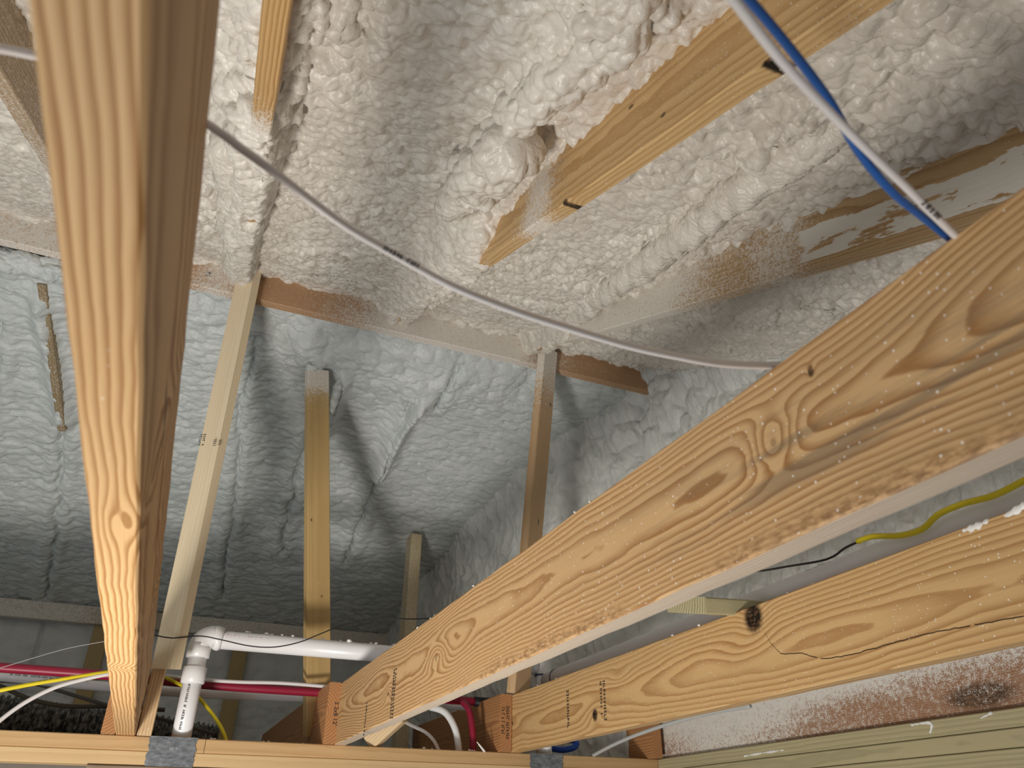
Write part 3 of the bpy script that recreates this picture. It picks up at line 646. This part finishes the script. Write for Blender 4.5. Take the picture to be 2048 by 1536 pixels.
tag(o, 'pale block standing on the plate against the foot of the left joist', 'block')
o = beam('wood_offcut', P(738, 1484, Y=2.70), P(800, 1428, Y=2.62), .060, .038, wood('offcut_wood', (.80, .62, .38), (.62, .40, .20), 140, (.05, .05), (.006, 1.2, 4), 95, fleck=0), up=(-.3, -1, .2))
tag(o, 'pale wood offcut wedged under the low end of the middle joist', 'block')
mG = wood('green_treated_wood', (.52, .46, .27), (.20, .18, .09), 190, (.1, .0), (.008, 1.2, 5), 96, fleck=.9)
q0 = P(1350, 1208, Z=.452); q1 = P(1560, 1222, Z=.452)
o = beam('treated_offcut', q0, q0 + (q1 - q0) * .92, .085, .036, mG, up=(0, -.25, 1), fn=lambda q, sy, sz, t: (q[0] + (.055 if (t == 0 and sy < 0) else 0), q[1], q[2])); tag(o, 'green treated offcut lying across the top of the right joist by the knot hole', 'block')
# exposed strips of the far rafters, studs and ledger of the low wall
mF = wood('far_wood', (.36, .27, .15), (.24, .16, .08), 120, (.1, 0), (.006, 1, 4), 97, dustall=.25, fleck=0)
def fpt(px, py, d=0): x, y = fs(px, py); return Vector((x, y, CZ + 2.975 - SL * y - d))
o = beam('far_rafter', fpt(97, 560, -.02), fpt(135, 850, -.02), .03, .14, mF, up=(0, .4, -1)); tag(o, 'rafter edge showing through the far foam left of the left joist', 'rafter', 'far rafters')
o = beam('far_rafter', fpt(838, 735, -.012), fpt(745, 950, -.025), .026, .12, mF, up=(0, .4, -1)); tag(o, 'rafter edge showing through a split in the far foam between the struts', 'rafter', 'far rafters')
q = fpt(826, 1070, .0); o = beam('far_stud', (q.x, q.y - .03, CZ + .25), (q.x, q.y - .03, q.z - .02), .055, .09, wood('far_post_wood', (.62, .50, .30), (.52, .38, .20), 80, (.1, 0), (.006, 1, 4), 98, dustall=.3, fleck=0, contrast=.4), up=(0, -1, 0)); tag(o, 'foam-dusted post in the far corner left of the middle joist', 'stud', 'far wall studs')
for i, (px0, px1, lab) in enumerate(((203, 163, 'far stud behind the red pipe at lower left'), (487, 450, 'far stud under the long white pipe'))):
    q0, q1 = P(px0, 1262, Y=4.42), P(px1, 1450, Y=4.42)
    o = beam('far_stud', (q0.x, 4.43, CZ + .24), (q0.x, 4.43, CZ + .92), .075, .038, wood('far_stud_wood', (.50, .38, .18), (.40, .28, .12), 80, (.1, 0), (.006, 1, 4), 99 + i, fleck=0, contrast=.4), up=(0, -1, 0)); tag(o, lab, 'stud', 'far wall studs')
o = beam('ledger_board', (-1.95, 4.40, CZ + .945), (1.15, 4.40, CZ + .945), .05, .085, wood('ledger_wood', (.50, .43, .32), (.40, .33, .23), 90, (.1, 0), (.006, 1, 4), 103, dustall=.75, dust=[(1.75, .18, -.9)], fleck=0, contrast=.4)); tag(o, 'foam-dusted ledger board along the foot of the far slope', 'ledger')
# ------------------------------------------------------------------ pipes
pvc = plain('white_pvc', (.86, .86, .87), .3, .5, 0, .02); pvcg = plain('greyish_pvc', (.86, .86, .89), .32, .5, 0, .03)
red = plain('red_pex', (.27, .010, .036), .4, .45); whitepex = plain('white_pex', (.80, .80, .80), .35)
HZ = CZ + .544
def ringpts(a, b, n=2): return [Vector(a) + (Vector(b) - Vector(a)) * i / (n - 1) for i in range(n)]
R = .0285
t0 = empty('standpipe', (.072, 2.705, CZ + PZ)); tag(t0, 'white standpipe rising from the plate at lower left with elbow and coupling', 'pipe', 'white plumbing pipes')
tube('pipe', [(.072, 2.705, CZ + .19), (.072, 2.705, CZ + .515)], R, pvc, t0, curve=False, sides=28)
tube('coupling', [(.072, 2.705, CZ + .405), (.072, 2.705, CZ + .408), (.072, 2.705, CZ + .452), (.072, 2.705, CZ + .455)], R, pvc, t0, curve=False, sides=28, rad=lambda i: (R + .003, R + .007, R + .007, R + .003)[i])
tube('hub', [(.072, 2.705, CZ + .482), (.072, 2.705, CZ + .484), (.072, 2.705, CZ + .525)], R, pvc, t0, curve=False, sides=28, rad=lambda i: (R + .003, R + .007, R + .007)[i])
el = [(.072, 2.705, CZ + .515)] + [(.072 + .04 * (1 - math.cos(a)), 2.705, CZ + .515 + .034 * math.sin(a)) for a in np.linspace(.15, 1.571, 9)]
tube('elbow', el, R + .007, pvc, t0, curve=False, sides=28)
tube('hub', [(.108, 2.705, HZ + .005), (.112, 2.705, HZ + .005), (.132, 2.705, HZ), (.134, 2.705, HZ)], R, pvc, t0, curve=False, sides=28, rad=lambda i: (R + .007, R + .008, R + .008, R + .003)[i])
marks('print', (.060, 2.705 - R - .0005, CZ + .40), (0, 0, -1), (1, 0, 0), 30, .007, ink, t0, 21, 1, .2)
o = tube('drain_pipe', [(.13, 2.705, HZ - .001), (1.25, 2.705, HZ + .001)], R, pvc, None, curve=False, sides=28); tag(o, 'long white pipe with red print running level from the elbow to the right', 'pipe', 'white plumbing pipes')
for i, (xx, n) in enumerate(((.14, 26), (.40, 26), (.60, 10))): marks('print', (xx, 2.705 - R * .94 - .0012, HZ + .004), (1, 0, 0), (0, .3, 1), n, .0085, redink, o, 30 + i, 1, .2)
t1 = empty('vent_riser', (1.279, 2.705, CZ + PZ)); tag(t1, 'white vertical riser half hidden behind the low end of the right joist', 'pipe', 'white plumbing pipes')
tube('pipe', [(1.279, 2.705, CZ + .15), (1.279, 2.705, CZ + .62)], R, pvc, t1, curve=False, sides=28)
tube('gasket', [(1.279, 2.705, CZ + .512), (1.279, 2.705, CZ + .518)], R + .0018, plain('dark_ring', (.06, .07, .12), .5), t1, curve=False, sides=28)
gx = 1.279; gz = CZ + (gx - .08) / 2.455
o = tube('vent_pipe', [(gx, 2.66, gz), (gx, -.1, gz)], R + .002, pvcg, None, curve=False, sides=28); tag(o, 'greyish white pipe running along the far side of the right joist', 'pipe', 'white plumbing pipes')
tube('gasket', [(gx, 2.585, gz), (gx, 2.580, gz)], R + .004, bpy.data.materials['dark_ring'], o, curve=False, sides=28)
marks('print', (gx - R * .8, 1.28, gz + R * .62), (0, -1, 0), (.5, 0, .86), 14, .008, ink, o, 41, 2, .2)
o = tube('water_pipe', [P(-60, 1331, Y=2.86), P(210, 1350, Y=2.86), P(420, 1370, Y=2.86), P(640, 1385, Y=2.86), P(800, 1394, Y=2.86), P(950, 1403, Y=2.86)], .0145, red, None, step=.03, sides=18); tag(o, 'dark red water pipe running level behind the joist feet', 'pipe', 'red water pipes')
p = P(948, 1403, Y=2.86); q = P(992, 1406, Y=2.86); tube('black_end_fitting', [p, q], .017, plain('black_rubber', (.012, .012, .014), .5), o, curve=False, sides=18)
o = tube('water_pipe', [P(925, 1404, Y=2.80), P(938, 1420, Y=2.76), P(945, 1460, Y=2.735), P(946, 1510, Y=2.73)], .0115, red, None, sides=16); tag(o, 'short red pipe bending down into the plate between the middle and right joists', 'pipe', 'red water pipes')
o = tube('water_pipe', [P(-60, 1346, Y=2.93), P(210, 1373, Y=2.93), P(420, 1388, Y=2.93), P(640, 1397, Y=2.93), P(935, 1413, Y=2.93)], .0150, whitepex, None, step=.03, sides=18); tag(o, 'white water pipe lying just below the dark red pipe', 'pipe', 'white water pipes')
marks('print', P(20, 1350, Y=2.914), (1, 0, -.02), (0, .1, 1), 60, .006, ink, o, 44, 1, .25)
o = tube('water_pipe', [P(860, 1414, Y=2.82), P(890, 1425, Y=2.78), P(911, 1460, Y=2.74), P(919, 1512, Y=2.73)], .0115, whitepex, None, sides=16); tag(o, 'white pipe bending down into the plate left of the short red pipe', 'pipe', 'white water pipes')
blue = plain('blue_plastic', (.01, .08, .50), .35, .45)
o = tube('water_pipe', [P(1098, 1496, Y=2.80), P(1125, 1500, Y=2.775), P(1150, 1494, Y=2.77), P(1152, 1482, Y=2.78), P(1128, 1480, Y=2.80)], .0105, blue, None, sides=16); tag(o, 'blue pipe loop peeping out below the right joist', 'pipe')
# ------------------------------------------------------------------ cables
wc = plain('white_cable', (.74, .71, .70), .42, .4, 0, .03); yc = plain('yellow_cable', (.72, .58, .02), .45, .4); bc = plain('blue_cable', (.012, .09, .33), .4, .45)
bk = plain('black_wire', (.02, .016, .014), .5)
def flatcable(name, px, Ys, mat, hw, ht, lab, group=None, up=(0, 0, 1), Xs=None):
    pts = [P(q[0], q[1], Y=y) for q, y in zip(px, Ys)]
    o = tube(name, pts, 0, mat, None, flat=(hw, ht), sides=16, step=.012, up=up); tag(o, lab, 'cable', group); return o
px = [(-160, 70), (75, 112), (260, 168), (415, 248), (480, 295), (550, 345), (620, 400), (700, 458), (800, 515), (900, 570), (1000, 611), (1100, 645), (1250, 690), (1350, 712), (1440, 727), (1545, 731), (1620, 725)]
yy = [.41, .417, .424, .434, .44, .446, .452, .46, .47, .48, .49, .50, .512, .518, .524, .532, .54]
o = flatcable('power_cable', px, yy, wc, .0060, .0028, 'flat white cable sagging across the middle between the left and middle joists', 'white power cables', (0, -.75, .55))
for (xa, ya), (xb, yb), n, sd in (((770, 492), (880, 551), 12, 51),):
    p = P(xa, ya, Y=.4600); q = P(xb, yb, Y=.4695); u_ = (q - p).cross(Vector(p) - Vector((0, 0, CZ))).normalized(); marks('print', p - u_ * .0034, q - p, u_, n, .0040, ink, o, sd, 1, .15, .28)
px = [(1400, -90), (1460, -10), (1560, 118), (1650, 215), (1740, 305), (1810, 372), (1870, 432), (1925, 485)]
yy = [.18, .20, .225, .245, .263, .277, .290, .305]
o = flatcable('power_cable', px, yy, wc, .0066, .0032, 'white cable crossing the top right corner in front of the blue cable', 'white power cables', (.3, -.9, .35))
p = P(1845, 402, Y=.276); q = P(1905, 459, Y=.290); u_ = (q - p).cross(Vector(p) - Vector((0, 0, CZ))).normalized(); marks('print', p - u_ * .0024, q - p, u_, 11, .0046, ink, o, 52, 1, .1, .28)
px = [(1415, -90), (1490, -10), (1590, 110), (1660, 205), (1715, 300), (1780, 380), (1840, 430), (1905, 482)]
o = flatcable('power_cable', px, [y + .012 for y in yy], bc, .0066, .0032, 'blue cable twisted behind the white one in the top right corner', None, (.3, -.9, .35))
def cab(name, px, Ys, mat, r, lab, cat='cable', group=None, **kw):
    if isinstance(Ys, (int, float)): Ys = [Ys] * len(px)
    o = tube(name, [P(a, b, Y=y) for (a, b), y in zip(px, Ys)], r, mat, None, sides=10, step=.015, **kw); tag(o, lab, cat, group); return o
o = cab('power_cable', [(-60, 1396), (0, 1381), (60, 1369), (120, 1359), (225, 1343), (260, 1341)], [2.55, 2.55, 2.56, 2.57, 2.60, 2.63], yc, .0056, 'yellow cable coming in from the left edge to the foot of the left joist', group='yellow power cables')
marks('print', P(60, 1366, Y=2.553), P(180, 1347, Y=2.575) - P(60, 1366, Y=2.553), (0, -.1, 1), 40, .004, ink, o, 53, 1, .3)
cab('power_cable', [(330, 1355), (370, 1374), (395, 1393), (425, 1428), (445, 1460), (455, 1490)], [2.82, 2.80, 2.79, 2.77, 2.74, 2.73], yc, .0056, 'yellow cable arching down into the plate right of the standpipe', group='yellow power cables')
cab('power_cable', [(-40, 1478), (0, 1441), (50, 1405), (110, 1375), (170, 1358), (225, 1347), (258, 1345)], [2.5, 2.52, 2.54, 2.56, 2.58, 2.60, 2.63], wc, .0056, 'white cable curving up from the left edge under the yellow one', group='white power cables')
cab('power_cable', [(330, 1352), (400, 1359), (480, 1364), (560, 1366), (640, 1372), (700, 1378)], 2.83, wc, .0058, 'thin white cable lying on the dark red pipe', group='white power cables')
flatcable('power_cable', [(800, 1438), (825, 1452), (850, 1464), (868, 1482), (880, 1508)], [2.78, 2.765, 2.75, 2.74, 2.735], wc, .0065, .003, 'white flat cable curling down to the plate below the middle joist', 'white power cables', (0, -.8, .6))
cab('power_cable', [(1170, 1520), (1230, 1488), (1300, 1460), (1400, 1430), (1500, 1412)], [2.74, 2.5, 2.3, 2.05, 1.8], plain('greywhite_cable', (.5, .5, .47), .5), .006, 'dull white cable running under the right joist', group='white power cables')
def cabx(name, px, X, mat, r, lab, cat, group=None):
    o = tube(name, [P(*q, X=X) for q in px], r, mat, None, sides=10, step=.012); tag(o, lab, cat, group); return o
cabx('power_cable', [(1715, 1083), (1745, 1073), (1800, 1071), (1845, 1058), (1875, 1030), (1925, 1008), (1990, 990), (2060, 955)], 1.238, yc, .0058, 'yellow cable draped over the greyish pipe at right', 'cable', 'yellow power cables')
cabx('thin_wire', [(1400, 1139), (1500, 1143), (1580, 1132), (1655, 1118), (1690, 1096), (1718, 1083)], 1.240, bk, .0024, 'black wire lying on the greyish pipe beside the yellow cable', 'wire')
cab('thin_wire', [(296, 1268), (318, 1272), (345, 1276), (400, 1272), (440, 1279), (500, 1292), (550, 1294), (600, 1284), (640, 1268), (690, 1249), (740, 1240), (780, 1236), (820, 1238), (880, 1236)], [2.55] * 3 + [2.62] * 7 + [2.6, 2.58, 2.55, 2.5], bk, .0019, 'thin black wire drooping in front of the long white pipe', 'wire')
cab('power_cable', [(-40, 1362), (0, 1372), (60, 1398), (130, 1412), (220, 1413), (330, 1420)], 3.0, plain('dark_cable', (.09, .075, .05), .5), .007, 'dark cable sagging above the black duct at lower left', group='dark cables')
cab('power_cable', [(-40, 1360), (60, 1366), (140, 1388), (220, 1412), (330, 1440), (430, 1468)], 2.98, plain('brown_cable', (.10, .085, .07), .5), .006, 'brown cable slanting down across the dark area at lower left', group='dark cables')
cab('dusty_thread', [(-40, 1345), (0, 1336), (70, 1315), (130, 1298), (180, 1288), (225, 1280)], 2.6, plain('grey_thread', (.35, .34, .33), .7), .0011, 'thin thread flecked with foam dust left of the left joist', 'thread')
o = cab('tie_wire', [(222, 1341), (235, 1350), (250, 1343), (262, 1348), (275, 1356)], [2.40, 2.395, 2.395, 2.395, 2.40], bk, .0011, 'thin dark wire twisted across the foot of the left joist', 'wire')
# ------------------------------------------------------------------ corrugated duct
cen = catmull([P(-160, 1428, Y=3.15), P(0, 1432, Y=3.15), P(130, 1450, Y=3.15), P(260, 1462, Y=3.15), P(430, 1490, Y=3.15)], .0035)
duct = N('black_duct'); _n = duct.noise(duct.obj, 60, 3); dm = duct.fin(duct.mix(duct.smooth(_n, .38, .7), (.02, .019, .018), (.22, .21, .19)), .5, .4)
o = tube('flexible_duct', cen, .06, dm, None, curve=False, sides=26, rad=lambda i: .060 + .006 * math.cos(i * 2 * math.pi / 5)); tag(o, 'black corrugated duct lying behind the plate at lower left', 'duct')
# ------------------------------------------------------------------ foam crumbs and drips
def lump(p, r, seed):
    rnd = random.Random(seed); bm = bmesh.new(); bmesh.ops.create_icosphere(bm, subdivisions=1, radius=r)
    for v in bm.verts: v.co = Vector((v.co.x * rnd.uniform(.8, 1.5), v.co.y, v.co.z * rnd.uniform(.6, 1))) + Vector(p)
    vs = [v.co.copy() for v in bm.verts]; fs = [[v.index for v in f.verts] for f in bm.faces]; bm.free(); return vs, fs
def crumbs(name, pts, lab, r0=.0025, r1=.006, sd=1):
    rnd = random.Random(sd); vs = []; fs = []
    for i, p in enumerate(pts):
        a, b = lump(p, rnd.uniform(r0, r1) * (1 if rnd.random() < .8 else 1.5), sd * 100 + i); q = len(vs); vs += a; fs += [[k + q for k in f] for f in b]
    o = mesh_obj(name, vs, fs, smear, None, smooth=True); tag(o, lab, 'foam crumbs', kind='stuff')
rnd = random.Random(5)
crumbs('foam_crumbs', [(x, 2.705 + rnd.uniform(-.012, .012), HZ + R + .001) for x in [rnd.uniform(.2, .75) for _ in range(26)]], 'white foam crumbs scattered along the top of the long white pipe', sd=2)
crumbs('foam_crumbs', [(x, rnd.uniform(2.67, 2.73), CZ + PZ + .002) for x in [rnd.uniform(.15, 1.05) for _ in range(22)]], 'white foam crumbs scattered on the wall plate along the bottom', .002, .005, 3)
crumbs('foam_crumbs', [(1.131 + rnd.uniform(.002, .03), rnd.uniform(.7, 2.6), CZ + PZ + JH + .001) for _ in range(30)], 'white foam crumbs along the top edge of the right joist', .002, .004, 4)
crumbs('foam_crumbs', [(.526 + rnd.uniform(.0, .03), rnd.uniform(.7, 2.5), CZ + PZ + JH + .0005) for _ in range(60)], 'white foam crumbs along the top edge of the middle joist', .0012, .003, 6)
smear_on('foam_smear', [P(2060, 1012, X=1.135) + Vector((0, 0, .004)), P(2020, 1030, X=1.135), P(1985, 1040, X=1.135), P(1960, 1052, X=1.135), P(1925, 1064, X=1.135), P(1912, 1068, X=1.135)], .007, 'thick white foam smear on the top edge of the right joist at the right border')
smear_on('foam_smear', [P(1490, 1512, X=1.722), P(1525, 1506, X=1.722), P(1567, 1500, X=1.722)], .004, 'white foam streak on the treated plates at the bottom edge', seed=2)
smear_on('foam_smear', [P(1822, 1450, X=1.720), P(1862, 1446, X=1.720), P(1860, 1466, X=1.719)], .004, 'small white foam drip on the treated plate at lower right', seed=3)
smear_on('foam_smear', [P(1962, 1436, X=1.720), P(1985, 1425, X=1.720)], .004, 'white foam dab on the treated plate near the right border', seed=4)
smear_on('foam_smear', [P(954, 1484, Y=2.655), P(962, 1494, Y=2.655), P(970, 1504, Y=2.655)], .0035, 'white foam drip beside the foot of the short red pipe', seed=5)
